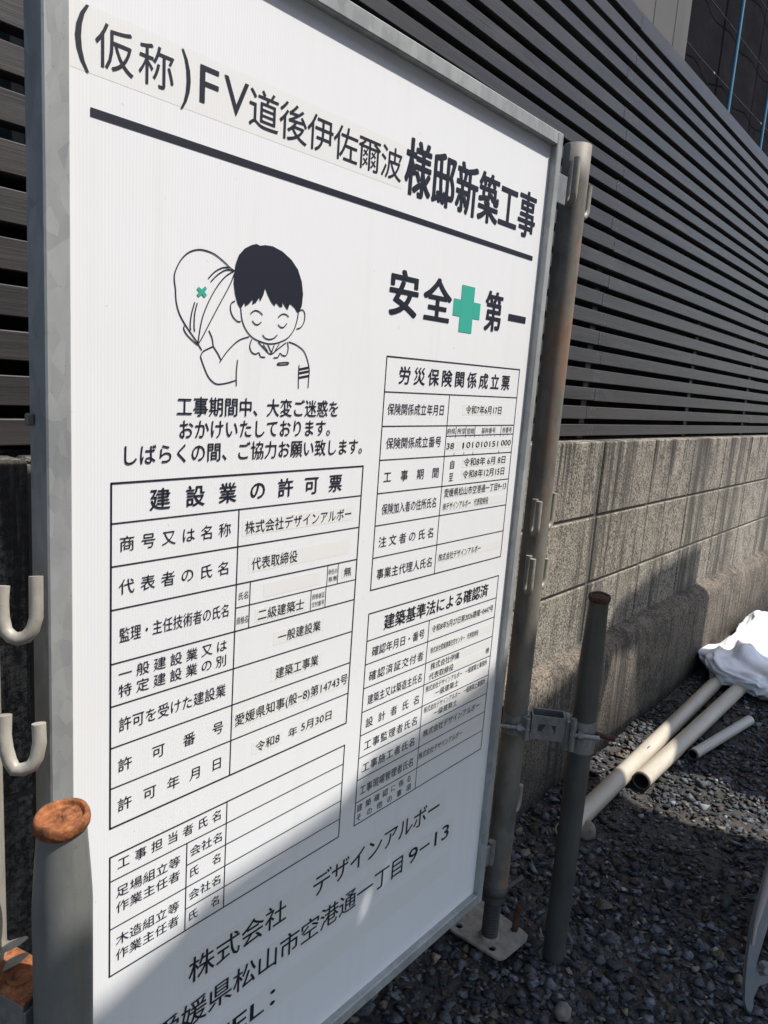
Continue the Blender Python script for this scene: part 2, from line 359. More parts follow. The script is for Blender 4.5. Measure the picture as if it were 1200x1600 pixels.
# ---- slatted timber screen
def slat_mat():
    t = NT('dark_stained_timber'); 
    gr = t.noise(1.0, 8, .7, t.map((5,60,260)), .6); bl = t.noise(1.2, 4, .6, t.map((1,4,18)))
    c = t.ramp(gr, [(.33,(.011,.0100,.0100)),(.66,(.050,.042,.040))])
    c = t.mix(t.ramp(bl,[(.4,0.0),(.65,.6)]), c, (.030,.030,.034))
    wr = t.noise(1.0, 5, .65, t.map((2.2,2,9),(4,0,1)), 1.5)
    c = t.mix(t.ramp(wr,[(.55,0.0),(.72,.55)]), c, (.072,.066,.064))
    ps = t.noise(1.0, 1, .5, t.map((.35,0,19),(2,0,5)))
    c = t.mix(t.ramp(ps,[(.45,0.0),(.65,.5)]), c, (.052,.045,.042))
    x,y,z = t.sep()
    brown = t.ramp(t.math('SUBTRACT', 1.15, x), [(.1,0.0),(1.0,.5)])
    t.bump(gr, .35, .0015)
    return t.set(col=c, rough=.5)
SLAT = slat_mat()
fence = thing('slat_fence', 'dark stained horizontal timber slat screen on top of the block wall', 'fence', W(2,-.05,1.095))
gtop = np.array([1.0621,1.0179,.9695,.9201,.8715,.817,.7667,.7157,.6676,.619,.5703,.5175,.4626,.4083,.3526,.2987,.2424,.1853,.1271,.0711,.0132,-.0423,-.0991])+1.25+.0107
s = MB(); nails = s
GAP = .0185
edges = [(gtop[0], gtop[1])] + [(gtop[k]-GAP, gtop[k+1]) for k in range(1, len(gtop)-1)] + [(gtop[-1]-GAP, 1.108)]
for i, (zt, zb) in enumerate(edges):
    s.cur = 0; d0 = -.045+random.uniform(-.0015,.0015)
    cuts = [-1.3, -.05+random.uniform(-.02,.02), 2.2+(-.03 if i%2 else .01)+random.uniform(-.012,.012), 4.1+random.uniform(-.03,.03), 6.7]
    if i % 3 == 1: cuts.pop(2)
    for u0,u1 in zip(cuts[:-1],cuts[1:]):
        s.cbox(u0+.0008, u1-.0008, d0-.030, d0, zb+random.uniform(-.0012,.0012), zt+random.uniform(-.0012,.0012), .0012, lambda u,d,h: W(u,d,h))
    s.cur = 1
    for un in (.46, 2.19, 2.215, 3.2, 4.08, 4.12):
        for hz in (zb+.008, zt-.008):
            nails.cbox(un-.0014, un+.0014, d0-.001, d0+.0009, hz-.0014, hz+.0014, .0005, lambda u,d,h: W(u,d,h))
s.build('slat_screen', [SLAT, m_plain('nail_head', (.30,.29,.28), .5, .4)], fence)
for u in (.50, 1.36, 2.2, 3.2, 4.1, 5.0):
    p = MB(); p.cbox(u-.02, u+.02, -.118, -.0765, 1.0955, 2.30, .002, lambda u,d,h: W(u,d,h)); p.build('fence_post', SLAT, fence)

# ---- near-black backing close behind the screen; its colour stands in for shade there
hb = thing('gap_shade_backing', 'backing coloured black for the shade in the fence gaps, with a grey window', 'wall', (2,.8,0))
b = MB(); b.box(-1.4, 7.5, .53, .70, 0, 2.215); b.build('shade_backing', m_plain('gap_shade_black', (.006,.006,.007), .9), hb)
b = MB()
b.box(.20,.52,.518,.529,1.52,2.16); b.build('window', m_plain('dim_glass', (.16,.21,.24), .3), hb)
b = MB(); b.box(.445,.463,.508,.5175,1.50,2.18); b.box(.508,.60,.508,.5175,1.50,2.18); b.build('window_frame', m_plain('grey_window_frame', (.62,.62,.64), .6), hb)

# ---- beige building and sheeted scaffold beyond
def siding():
    t = NT('beige_siding'); n = t.noise(3,5,.6,t.map((1,1,.3)))
    return t.set(col=t.ramp(n,[(.3,(.055,.050,.045)),(.7,(.075,.068,.062))]), rough=.8)
bh = thing('beige_building', 'plain beige building wall with vertical siding beyond the fence', 'building', (4,2.1,0))
b = MB()
xe = 6.70; x = -2.0
while x < xe-.01:
    x2 = min(x+.42, xe); b.cbox(x+.004, x2-.004, 2.0, 2.2, 0, 7.0, .006); x = x2
b.build('wall', siding(), bh)
b = MB(); b.box(-2, xe-.01, 2.012, 2.18, 0, 6.98); b.build('siding_backing', m_plain('siding_joint', (.06,.055,.05), .9), bh)
sc = thing('scaffold', 'scaffold wrapped in dark mesh sheets with pale blue vertical ropes beyond the fence', 'scaffold', (10,2.9,0))
def sheet_mat():
    t = NT('dark_mesh_sheet'); n = t.noise(2.2,6,.65,t.map((1,1,1.6))); f = t.noise(240,2,.6)
    c = t.ramp(t.math('ADD', t.math('MULTIPLY', n, .8), t.math('MULTIPLY', f, .2)),[(.35,(.005,.005,.0065)),(.7,(.013,.012,.0145))])
    t.bump(n,.25,.02)
    return t.set(col=c, rough=.95, spec=.03)
SHEET = sheet_mat()
b = MB(); nu, nv = 60, 50
for gi in range(1):
    VV=[(6.2+12*i/nu, 2.75+.012*math.sin(i*1.3)+.015*noise.noise((i*.35,j*.3,2)), 0+9*j/nv) for j in range(nv+1) for i in range(nu+1)]
    b.add(VV,[(j*(nu+1)+i,j*(nu+1)+i+1,(j+1)*(nu+1)+i+1,(j+1)*(nu+1)+i) for j in range(nv) for i in range(nu)],True)
    b.add([(v[0],v[1]+.02,v[2]) for v in VV],[(j*(nu+1)+i,(j+1)*(nu+1)+i,(j+1)*(nu+1)+i+1,j*(nu+1)+i+1) for j in range(nv) for i in range(nu)],True)
sheetmb = b
b = MB()
for zz in np.arange(.6, 9, .62):
    b.tube([(6.3,2.715,zz+.05),(9.0,2.715,zz),(12,2.715,zz+.04),(18,2.715,zz)], .005, 6)
b.build('sheet_seam', m_plain('pale_seam', (.035,.035,.04), .8), sc)
b = sheetmb; b.cur = 1
for _ in range(70):
    xx = random.uniform(6.6,13); zz = random.choice(np.arange(.6,9,.62))+random.uniform(-.02,.05)
    b.cbox(xx-.02,xx+.02,2.690,2.702,zz-.008,zz+.012,.003)
b.build('mesh_sheet', [SHEET, m_plain('white_tie', (.30,.30,.32), .7)], sc, recalc=False)
for xx in (9.72, 11.18, 13.0):
    p = MB(); p.tube([(xx,2.6,0),(xx,2.6,9)], .022, 8); p.build('rope', m_plain('pale_blue_rope', (.06,.19,.27), .6), sc)

# ---- shrub glimpsed through the gaps at the right
sh = thing('shrub', 'small yellow green shrub glimpsed through the fence gaps', 'plant', (3.75,.56,1.1))
b = MB()
for i in range(420):
    c = Vector((3.75+random.gauss(0,.17), .57+random.gauss(0,.045), 1.62+random.gauss(0,.16)))
    if c.y < .45: c.y = .45+random.uniform(0,.05)
    R = Euler((random.uniform(0,6),random.uniform(0,6),random.uniform(0,6))).to_matrix(); l = random.uniform(.012,.022)
    b.add([c+R@Vector(q) for q in ((-l,0,0),(0,l*.4,.002),(l,0,0),(0,-l*.4,.002))],[(0,1,2,3)])
b.build('foliage', m_plain('yellow_green_leaf', (.16,.20,.04), .6), sh, recalc=False)
b = MB(); b.tube([(3.75,.56,0.0),(3.74,.57,.9),(3.77,.58,1.7)], [.012,.01,.004], 8); b.build('stem', m_plain('stem', (.06,.045,.03), .8), sh)

# ---- added unseen sheet behind the viewer, outline and holes cut to shape shadows
cur = bpy.data.curves.new('caster_outline', 'CURVE'); cur.dimensions = '2D'; cur.fill_mode = 'BOTH'; cur.extrude = .012
def spl(pts):
    sp = cur.splines.new('POLY'); sp.points.add(len(pts)-1)
    for q, (a, c) in zip(sp.points, pts): q.co = (a, c, 0, 1)
    sp.use_cyclic_u = True
spl([(-.9,2.50),(.0,2.60),(.75,2.685),(1.01,2.728),(1.09,2.757),(1.13,2.782),(1.30,2.804),(1.37,2.816),(1.44,2.858),(1.54,2.866),(1.67,2.887),(1.78,2.915),(1.97,2.98),(2.3,3.01),(2.66,3.042),(2.78,3.062),(2.87,3.09),(3.29,3.268),(3.335,3.335),(3.5,3.357),(3.59,3.389),(3.75,3.405),(4.05,3.425),(4.262,3.44),(4.262,3.275),(4.21,2.73),(4.16,1.9),(4.12,.95),(-.9,.95)])
spl([(3.15,3.10),(3.38,3.08),(3.50,2.65),(3.30,2.45),(3.08,2.28),(3.11,2.19),(3.11,2.0),(3.0,1.845),(2.97,1.6),(2.9,1.25),(2.69,1.25),(2.71,1.58),(2.73,1.85),(2.75,1.99),(2.79,2.23),(2.86,2.42),(3.0,2.70),(3.08,2.85),(3.13,3.0)])
spl([(1.338,2.585),(1.336,2.612),(1.394,2.614),(1.425,2.620),(1.442,2.640),(1.458,2.668),(1.463,2.601),(1.440,2.589),(1.386,2.576)])
spl([(1.474,2.672),(1.500,2.683),(1.502,2.629),(1.479,2.622)])
spl([(1.188,2.606),(1.222,2.618),(1.223,2.578),(1.184,2.580)])
tmp = bpy.data.objects.new('tmp', cur); col.objects.link(tmp)
dg = bpy.context.evaluated_depsgraph_get(); me = bpy.data.meshes.new_from_object(tmp.evaluated_get(dg))
bpy.data.objects.remove(tmp); bpy.data.curves.remove(cur)
caster = thing('shadow_caster', 'added shadow caster behind the viewer, a grey sheet on poles', 'screen', (2,-1.1,0))
me.transform(Matrix.Translation((-2,0,0)) @ Matrix.Rotation(math.pi/2, 4, 'X'))
me.materials.clear(); me.materials.append(m_plain('grey_caster_sheet', (.42,.42,.43), .8))
so = bpy.data.objects.new('sheet', me); col.objects.link(so); so.parent = caster
for xx in (-.6, 1.9, 4.0):
    p = MB(); p.tube([(xx,-1.15,0),(xx,-1.15,2.5 if xx<1 else 2.9)], .024, 12); p.build('pole', GALV_STAKE, caster)

# ================================================================== the sign board
sign = thing('site_sign', 'large white construction notice board in a galvanised frame standing before the wall', 'sign', (.75,0,.24))
FX0, FX1, FZ0, FZ1 = .304, 1.161, .241, 1.656
PX0, PX1, PZ0, PZ1 = .327, 1.1435, .263, 1.635
LIP = .0115
b = MB(); b.box(PX0-.008, PX1+.008, 0, .004, PZ0-.008, PZ1+.008); b.build('panel', PANEL, sign)
def rail(x0,x1,z0,z1):
    m = MB(); m.cbox(x0,x1,-LIP,.022,z0,z1,.0016); m.build('frame_rail', GALV, sign)
rail(FX0,PX0,FZ0,FZ1); rail(PX1,FX1,FZ0,FZ1); rail(PX0+.0002,PX1-.0002,PZ1,FZ1-.0004); rail(PX0+.0002,PX1-.0002,FZ0+.0004,PZ0)
b = MB(); b.box(PX0-.009, PX1+.009, .0045, .018, .90,.93); b.box(.74,.76,.0045,.018,PZ0,PZ1); b.build('rear_brace', GALV, sign)
# small fixing plates on the right rail
b = MB(); b.cbox(1.1612,1.225,.008,.012,1.560,1.607,.001); b.build('fixing_plate', GALV_CLAMP, sign)
b = MB(); b.cbox(1.1612,1.215,.012,.016,.280,.325,.001); b.tube([(1.222,.014,.280),(1.222,.014,.330)],.008,12); b.build('fixing_plate', GALV_CLAMP, sign)
b = MB(); b.cbox(.296,.3036,.010,.015,1.183,1.194,.0015); b.build('fixing_plate', GALV_OLD, sign)

# ---- lettering
def text_mesh(sx, bold=0.0, res=3):
    c = bpy.data.curves.new('t', 'FONT'); c.body = sx; c.size = 1; c.resolution_u = res
    o = bpy.data.objects.new('t', c); col.objects.link(o)
    d = bpy.context.evaluated_depsgraph_get(); m = bpy.data.meshes.new_from_object(o.evaluated_get(d))
    n = len(m.vertices); co = np.zeros(n*3, np.float32); m.vertices.foreach_get('co', co); co = co.reshape(-1,3)[:,:2].astype(float)
    fs = [tuple(p.vertices) for p in m.polygons]
    bpy.data.objects.remove(o); bpy.data.curves.remove(c); bpy.data.meshes.remove(m)
    return co, fs
def lay(mb, X, Z, fs, y, e):
    """one glyph; e widens its strokes by laying it several times, each a hair further out"""
    offs = [(0,0)] if e <= 0 else [(-e,-e*.6),(e,-e*.6),(-e,e*.6),(e,e*.6),(-e,0),(e,0),(0,0)]
    for i, (a, c) in enumerate(offs):
        mb.add([(p+a, y-.00003*i, q+c) for p, q in zip(X, Z)], fs)
_cache = {}
def tm(sx):
    k = sx
    if k not in _cache: _cache[k] = text_mesh(sx)
    return _cache[k]
REF = tm('国')[0]; RZ0, RZ1 = REF[:,1].min(), REF[:,1].max(); RC = (RZ0+RZ1)/2; RH = RZ1-RZ0
RX0, RX1 = REF[:,0].min(), REF[:,0].max(); RCX = (RX0+RX1)/2
def put(mb, sx, x0, x1, zc, h, mode='f', bold=0.0, y=-.0006):
    e = bold*min(h, (x1-x0)/max(1,len(sx)))*1.1
    x0 += e; x1 -= e; h -= 1.2*e
    if mode == 's':
        n = len(sx); cw = min(h*1.02, (x1-x0)/n*(.86 if bold > .02 else .94))
        cs = np.linspace(x0+cw/2, x1-cw/2, n) if n > 1 else [(x0+x1)/2]
        for ch, cx in zip(sx, cs):
            co, fs = tm(ch)
            lay(mb, cx+(co[:,0]-RCX)*cw/(RX1-RX0)*.98, zc+(co[:,1]-RC)*h/RH, fs, y, e)
    else:
        co, fs = tm(sx)
        a0, a1 = co[:,0].min(), co[:,0].max()
        X = x0+(co[:,0]-a0)/(a1-a0)*(x1-x0)
        if mode == 'b': Z = zc+(co[:,1]-(co[:,1].min()+co[:,1].max())/2)*h/(co[:,1].max()-co[:,1].min())
        else: Z = zc+(co[:,1]-RC)*h/RH
        lay(mb, X, Z, fs, y, e)
def line(mb, x0, z0, x1, z1, w=.0013, y=-.0005):
    d = Vector((x1-x0, 0, z1-z0)); d.normalize(); n = Vector((-d.z,0,d.x))*w/2; e = d*w/2
    p, q = Vector((x0,y,z0))-e, Vector((x1,y,z1))+e
    mb.add([p-n, q-n, q+n, p+n], [(0,1,2,3)])
def stroke(mb, pts, w, y=-.00055, closed=False, rnd=True):
    """a drawn line of constant width along a smoothed polyline"""
    P = [Vector((a,0,c)) for a,c in pts]
    if len(P) > 2:
        S = []; n = len(P)
        for i in range(n-1):
            p0, p1, p2, p3 = P[max(i-1,0)], P[i], P[i+1], P[min(i+2,n-1)]
            for k in range(5):
                t = k/5; S.append(.5*((2*p1)+(p2-p0)*t+(2*p0-5*p1+4*p2-p3)*t*t+(3*p1-p0-3*p2+p3)*t*t*t))
        P = S+[P[-1]]
    n = len(P); V = []
    for i, p in enumerate(P):
        d = P[min(i+1,n-1)]-P[max(i-1,0)]; d = d.normalized() if d.length > 1e-9 else Vector((1,0,0))
        q = Vector((-d.z,0,d.x))*w/2; V += [Vector((p.x,y,p.z))-q, Vector((p.x,y,p.z))+q]
    mb.add(V, [(2*i,2*i+2,2*i+3,2*i+1) for i in range(n-1)])

LET = MB()                                              # printed lettering
TEXT = [
 ('様邸新築工事',.7804,1.1138,1.5160,.066,'s',.024),
 ('安全',.7645,.9000,1.3570,.0575,'s',.024),('第',.9909,1.0448,1.3575,.0575,'s',.024),('一',1.0625,1.1176,1.3555,.0105,'b',0),
 ('工事期間中、大変ご迷惑を',.4435,.680,1.2030,.0192,'f',.004),('おかけいたしております。',.4471,.6676,1.1792,.0192,'f',.004),('しばらくの間、ご協力お願い致します。',.385,.7299,1.1545,.0192,'f',.004),
 ('建設業の許可票',.4146,.6946,1.1080,.0215,'s',.012),
 ('商号又は名称',.381,.517,1.0660,.0150,'s',0),('代表者の氏名',.381,.517,1.0215,.0150,'s',0),('監理・主任技術者の氏名',.381,.518,.9705,.0150,'f',0),
 ('一般建設業又は',.381,.517,.9285,.0135,'s',0),('特定建設業の別',.381,.517,.9100,.0135,'s',0),('許可を受けた建設業',.381,.518,.8725,.0150,'f',0),
 ('許可番号',.381,.516,.8265,.0145,'s',0),('許可年月日',.381,.516,.7805,.0145,'s',0),
 ('氏名',.5323,.5465,.9840,.0085,'f',0),('専任の',.6800,.6968,.9895,.0070,'f',0),('有無',.6810,.6970,.9795,.0070,'s',0),
 ('資格名',.5303,.5475,.9540,.0085,'f',0),('資格者証',.6525,.6755,.9605,.0070,'f',0),('交付番号',.6525,.6755,.9500,.0070,'f',0),
 ('年',.6228,.6385,.7800,.0125,'f',0),
 ('工事担当者氏名',.381,.518,.7110,.0130,'s',0),('足場組立等',.379,.460,.6770,.0130,'f',0),('作業主任者',.379,.460,.6580,.0130,'f',0),('会社名',.4735,.5197,.6800,.0125,'f',0),('氏名',.4735,.5197,.6520,.0125,'s',0),
 ('木造組立等',.379,.460,.6175,.0130,'f',0),('作業主任者',.379,.460,.5985,.0130,'f',0),('会社名',.4735,.5197,.6215,.0125,'f',0),('氏名',.4735,.5197,.5930,.0125,'s',0),
 ('労災保険関係成立票',.797,1.0863,1.2507,.0230,'s',.012),('保険関係成立年月日',.777,.9070,1.2040,.0150,'f',0),('保険関係成立番号',.779,.9070,1.1570,.0150,'f',0),
 ('府県',.9207,.9422,1.1722,.0088,'f',0),('所掌',.9477,.9702,1.1722,.0088,'f',0),('管轄',.9740,.9947,1.1722,.0088,'f',0),('基幹番号',1.0155,1.0575,1.1726,.0088,'f',0),('枝番号',1.0790,1.1096,1.1730,.0088,'f',0),
 ('工事期間',.7794,.9075,1.1100,.0150,'s',0),('自',.9365,.9470,1.1205,.0130,'f',0),('至',.9360,.9470,1.1010,.0130,'f',0),
 ('保険加入者の住所氏名',.780,.9075,1.0640,.0150,'f',0),('注文者の氏名',.779,.9080,1.0170,.0150,'s',0),('事業主代理人氏名',.779,.9094,.9700,.0150,'f',0),
 ('建築基準法による確認済',.8036,1.0849,.8930,.0225,'f',.012),('確認年月日・番号',.781,.9064,.8535,.0145,'f',0),
 ('確認済証交付者',.779,.9082,.8160,.0145,'s',0),('建築主又は築造主氏名',.779,.9088,.7790,.0145,'f',0),('設計者氏名',.779,.9076,.7425,.0145,'s',0),
 ('工事監理者氏名',.779,.9071,.7060,.0145,'s',0),('工事施工者氏名',.778,.9050,.6700,.0145,'s',0),('工事現場管理者氏名',.776,.9045,.6335,.0145,'f',0),
 ('建築確認に係る',.772,.9035,.6055,.0115,'s',0),('その他の事項',.772,.9040,.5895,.0115,'s',0),
]
for q in TEXT: put(LET, *q)
LET.build('printed_lettering', INK, sign, recalc=False)
STK = [
 ('(',.337,.3495,1.5115,.052,'b',0),('仮',.3550,.3915,1.5120,.0360,'b',0),('称',.3965,.4330,1.5120,.0350,'b',0),(')',.4408,.4515,1.5105,.052,'b',0),('F',.4620,.4840,1.5135,.0335,'b',.0),('V',.4905,.5215,1.5135,.0335,'b',.0),('道後伊佐爾波',.5241,.7690,1.5110,.0360,'s',0),
 ('株式会社デザインアルボー',.538,.7172,1.0650,.0145,'f',0),('代表取締役',.5497,.623,1.0200,.0145,'f',0),('無',.7101,.7246,.9845,.0120,'f',0),('二級建築士',.5627,.6387,.9545,.0135,'f',0),
 ('一般建設業',.5969,.6713,.9185,.0135,'f',0),('建築工事業',.5956,.6708,.8705,.0140,'f',0),('愛媛県知事(般−8)第14743号',.5335,.7313,.8270,.0145,'f',0),('令和8',.568,.6075,.7800,.0130,'f',0),('5月30日',.6456,.7029,.7815,.0130,'f',0),
 ('令和7年6月17日',.9658,1.0696,1.2055,.0125,'f',0),
 ('38',.9224,.9419,1.1500,.0115,'f',0),('1',.9653,.9689,1.1500,.0115,'f',0),('01',.9758,.9947,1.1505,.0115,'f',0),('010151',1.0024,1.0697,1.1505,.0115,'f',0),('000',1.0790,1.1099,1.1515,.0115,'f',0),
 ('令和8年 6月 8日',.9726,1.098,1.1225,.0125,'f',0),('令和8年12月15日',.9727,1.0981,1.1030,.0125,'f',0),
 ('愛媛県松山市空港通一丁目9−13',.9271,1.109,1.0765,.0125,'f',0),('㈱デザインアルボー　代表取締役',.9266,1.0562,1.0550,.0115,'f',0),('株式会社デザインアルボー',.9266,1.0473,.9735,.0115,'f',0),
 ('令和8年5月27日第2026建確−0447号',.9257,1.1076,.8555,.0115,'f',0),('株式会社愛媛建築住宅センター　代表取締役',.9272,1.0664,.8190,.0100,'f',0),
 ('株式会社伊織',.9309,1.0122,.7905,.0115,'f',0),('代表取締役',.9292,.9979,.7730,.0115,'f',0),('様',1.0971,1.1089,.7760,.0105,'f',0),
 ('株式会社デザインアルボー　一級建築士事務所',.923,1.106,.7535,.0105,'f',0),('一級建築士',.9508,1.0178,.7390,.0110,'f',0),
 ('株式会社デザインアルボー　一級建築士事務所',.923,1.106,.7170,.0105,'f',0),('一級建築士',.9510,1.0190,.7025,.0110,'f',0),
 ('株式会社デザインアルボー',.9265,1.094,.6740,.0125,'f',0),('株式会社デザインアルボー',.9192,1.0441,.6365,.0115,'f',0),
 ('株式会社',.4778,.6344,.5130,.0340,'s',.004),('デザインアルボー',.6873,.995,.5165,.0340,'s',.004),
 ('愛媛県松山市空港通一丁目',.4285,.9030,.4505,.0340,'s',.004),('9−13',.9150,1.0324,.4515,.0280,'b',.004),('TEL：',.508,.6230,.3840,.0330,'f',.004),
]
strips = [(.332,.7745,1.4855,1.5385),(.534,.7215,1.0555,1.0745),(.545,.7180,1.0100,1.0300),(.570,.665,.9755,.9935),(.706,.7275,.9765,.9925),(.558,.642,.9460,.9630),
 (.5895,.6780,.9095,.9275),(.5880,.6775,.8615,.8795),(.5305,.7325,.8175,.8365),(.5615,.6120,.7710,.7890),(.6425,.7060,.7725,.7905),
 (.957,1.0750,1.1970,1.2145),(.9200,1.1120,1.1430,1.1580),(.969,1.1000,1.1145,1.1305),(.969,1.1000,1.0950,1.1110),(.9245,1.1120,1.0685,1.0845),(.9245,1.1100,1.0475,1.0625),(.9245,1.1100,.9660,.9810),
 (.9235,1.1095,.8480,.8630),(.9235,1.1095,.8115,.8260),(.9275,1.1100,.7835,.7980),(.9275,1.1100,.7660,.7800),(.9210,1.1080,.7470,.7600),(.947,1.1080,.7320,.7455),(.9210,1.1080,.7105,.7235),(.947,1.1080,.6955,.7090),(.9225,1.1000,.6660,.6820),(.916,1.1080,.6290,.6440),
 (.470,1.0150,.4925,.5390),(.420,1.0450,.4285,.4725),(.500,1.0450,.3620,.4060)]
STICKS = []
for i, (x0,x1,z0,z1) in enumerate(strips):
    b = MB(); y0 = -.00012; t_ = random.uniform(-.0006,.0006)
    b.add([(x0,y0,z0),(x1,y0,z0+t_),(x1,y0,z1+t_),(x0,y0,z1),(x0,-.00005,z0),(x1,-.00005,z0+t_),(x1,-.00005,z1+t_),(x0,-.00005,z1)],[(0,1,2,3),(0,4,5,1),(1,5,6,2),(2,6,7,3),(3,7,4,0)])
    STICKS.append(b.build('label_strip', STICK, sign))
by_strip = {}
for q in STK:
    cx, cz = (q[1]+q[2])/2, q[3]
    best = min(range(len(strips)), key=lambda k: max(strips[k][0]-cx,0,cx-strips[k][1])+max(strips[k][2]-cz,0,cz-strips[k][3])*3+abs(cz-(strips[k][2]+strips[k][3])/2)*.1)
    put(by_strip.setdefault(best, MB()), *q, y=-.00062)
for k, mb in by_strip.items(): mb.build('lettering', INK, STICKS[k], recalc=False)

# ---- ruled tables
L = MB()
line(L,.3715,1.4552,1.1195,1.4552,.0072) if False else None
L.add([(.3505,-.0005,1.4515),(1.1195,-.0005,1.4515),(1.1195,-.0005,1.4587),(.3505,-.0005,1.4587)],[(0,1,2,3)])
def table(x0,x1,zs,xd,first,w=.0014,wo=.0019):
    for i,z in enumerate(zs): line(L,x0,z,x1,z,wo if i in (0,len(zs)-1) else w)
    line(L,x0,zs[0],x0,zs[-1],wo); line(L,x1,zs[0],x1,zs[-1],wo); line(L,xd,zs[first],xd,zs[-1],w)
table(.3714,.7348,[1.128,1.088,1.0444,.9994,.9421,.8958,.8497,.8037,.758],.5283,1)
line(L,.5283,.9708,.7348,.9708,.0011); line(L,.5490,.9994,.5490,.9421,.0011); line(L,.6785,.9994,.6785,.9708,.0009); line(L,.6985,.9994,.6985,.9708,.0009); line(L,.6505,.9708,.6505,.9421,.0009); line(L,.6775,.9708,.6775,.9421,.0009)
zr = list(np.linspace(.7237,.5771,6))
line(L,.3714,zr[0],.7348,zr[0],.0017); line(L,.3714,zr[5],.7348,zr[5],.0017); line(L,.3714,zr[0],.3714,zr[5],.0017); line(L,.7348,zr[0],.7348,zr[5],.0017)
line(L,.3714,zr[1],.7348,zr[1]); line(L,.3714,zr[3],.7348,zr[3]); line(L,.4690,zr[2],.7348,zr[2]); line(L,.4690,zr[4],.7348,zr[4]); line(L,.4690,zr[1],.4690,zr[5]); line(L,.5260,zr[0],.5260,zr[5])
table(.7680,1.1155,[1.2745,1.2275,1.181,1.1345,1.088,1.0422,.9957,.949],.9190,1,.0013,.0016)
line(L,.919,1.1652,1.1155,1.1660,.0011)
for xx in (.9440,.9710,.9965,1.0745): line(L,xx,1.181,xx,1.1656,.0009); line(L,xx,1.1656,xx,1.1625,.0009); line(L,xx,1.1390,xx,1.1345,.0009)
for xx in (.931,1.010,1.0215,1.033,1.0445,1.056,1.085,1.097,.985): line(L,xx,1.1656,xx,1.1630,.0007)
table(.7680,1.1155,[.914,.873,.8370,.8003,.7632,.7262,.6900,.6540,.6172,.5797],.9170,1,.0013,.0016)
L.build('ruled_lines', INK, sign, recalc=False)
# green cross
b = MB()
b.add([(.9270,-.0005,1.3205),(.9610,-.0005,1.3205),(.9610,-.0005,1.3880),(.9270,-.0005,1.3880)],[(0,1,2,3)])
b.add([(.9090,-.0005,1.3425),(.9268,-.0005,1.3425),(.9268,-.0005,1.3665),(.9090,-.0005,1.3665)],[(0,1,2,3)])
b.add([(.9612,-.0005,1.3425),(.9795,-.0005,1.3425),(.9795,-.0005,1.3665),(.9612,-.0005,1.3665)],[(0,1,2,3)])
b.build('green_cross', GREEN, sign, recalc=False)
# the drawn worker taking off a helmet
D = MB()
for k, pts in STROKES.items(): stroke(D, pts, .0024 if k.startswith('band') else .00125)
def fillpoly(mb, pts, y):
    from mathutils.geometry import tessellate_polygon
    mb.add([(a,y,c) for a,c in pts], [tuple(f) for f in tessellate_polygon([[Vector((a,c,0)) for a,c in pts]])])
fillpoly(D, HAIR, -.0007)
D.build('worker_drawing', INK, sign, recalc=False)
b = MB(); fillpoly(b, XMARK, -.0006); b.build('helmet_mark', GREEN, sign, recalc=False)

# ================================================================== posts, stakes, clamps
def hook(parent, pts, r=.006, mat=None):
    m = MB(); m.tube(pts, r, 14); m.build('hook', mat or HOOKM, parent)
def jhook(parent, cx, cy, R, att, ang, zt, drop=.055, out=.030, tip=.042, r=.006):
    """rod welded to the post at angle ang, going down, out and up again"""
    c, s_ = math.cos(ang), math.sin(ang); ax, ay = cx+(R+r*.6)*math.cos(att), cy+(R+r*.6)*math.sin(att)
    P = lambda d, z: (ax+c*d, ay+s_*d, z); d0 = 0; pts = [P(d0, zt), P(d0, zt-drop+.014)]
    for k in range(1,8):
        a = math.pi*k/8; pts.append(P(d0+out/2-out/2*math.cos(a), zt-drop+.014-.016*math.sin(a)))
    pts += [P(d0+out, zt-drop+.014), P(d0+out, zt-drop+.014+tip)]
    hook(parent, pts, r, HOOKG)
def lattice_post(name, label, cx, cy, r, z0, z1, mat, group):
    t = thing(name, label, 'post', (cx,cy,z0), group)
    m = MB(); n=40
    V=[];zs=np.linspace(z0,z1,24)
    m.lathe([(r,z) for z in zs]+[(r-.003,z1),(r-.003,z1-.03)], cx, cy, n); m.build('tube', mat, t)
    return t
PG = 'hooked pipe posts behind the notice board'
rp = lattice_post('scaffold_post', 'weathered pipe post with hooks, right of the notice board', 1.328, .050, .0255, .150, 1.690, GALV_OLD, PG)
A = math.radians
for (att, ang, zt, zb) in ((-165,-135,1.655,1.592),(-5,0,1.632,1.585),(-165,-135,1.030,.975),(-5,0,1.035,.975),(-165,-135,.915,.855),(-5,0,.895,.848),(-5,0,.375,.33)):
    jhook(rp, 1.328, .050, .0255, A(att), A(ang), zt, zt-zb+.010, .028, zt-zb-.004, .0062)
m = MB(); m.lathe([(.0255,.138),(.0285,.138),(.0290,.146),(.0290,.158),(.0262,.160)],1.327,.051,40); m.lathe([(.0235,.118),(.0235,.1378)],1.327,.051,40)
m.tube([(1.345,.030,.150),(1.378,.012,.168)],.0065,8)
m.build('collar_nut', GALV_DARK, rp)
jb = thing('jack_base', 'screw jack base with a pale square foot plate under the right post', 'jack base', (1.326,.052,0))
m = MB(); zz=.012; prof=[]
while zz < .1275: prof += [(.0150,zz),(.0150,zz+.0012),(.0188,zz+.0030),(.0188,zz+.0050),(.0150,zz+.0068)]; zz += .0072
m.lathe([q for q in prof if q[1] < .118], 1.326, .052, 28, False); m.build('screw', GALV_DARK, jb)
PLATE = NT('pale_worn_plate'); PLATE = PLATE.set(col=PLATE.ramp(PLATE.noise(40,6,.65),[(.3,(.15,.13,.105)),(.6,(.31,.275,.225))]), rough=.7)
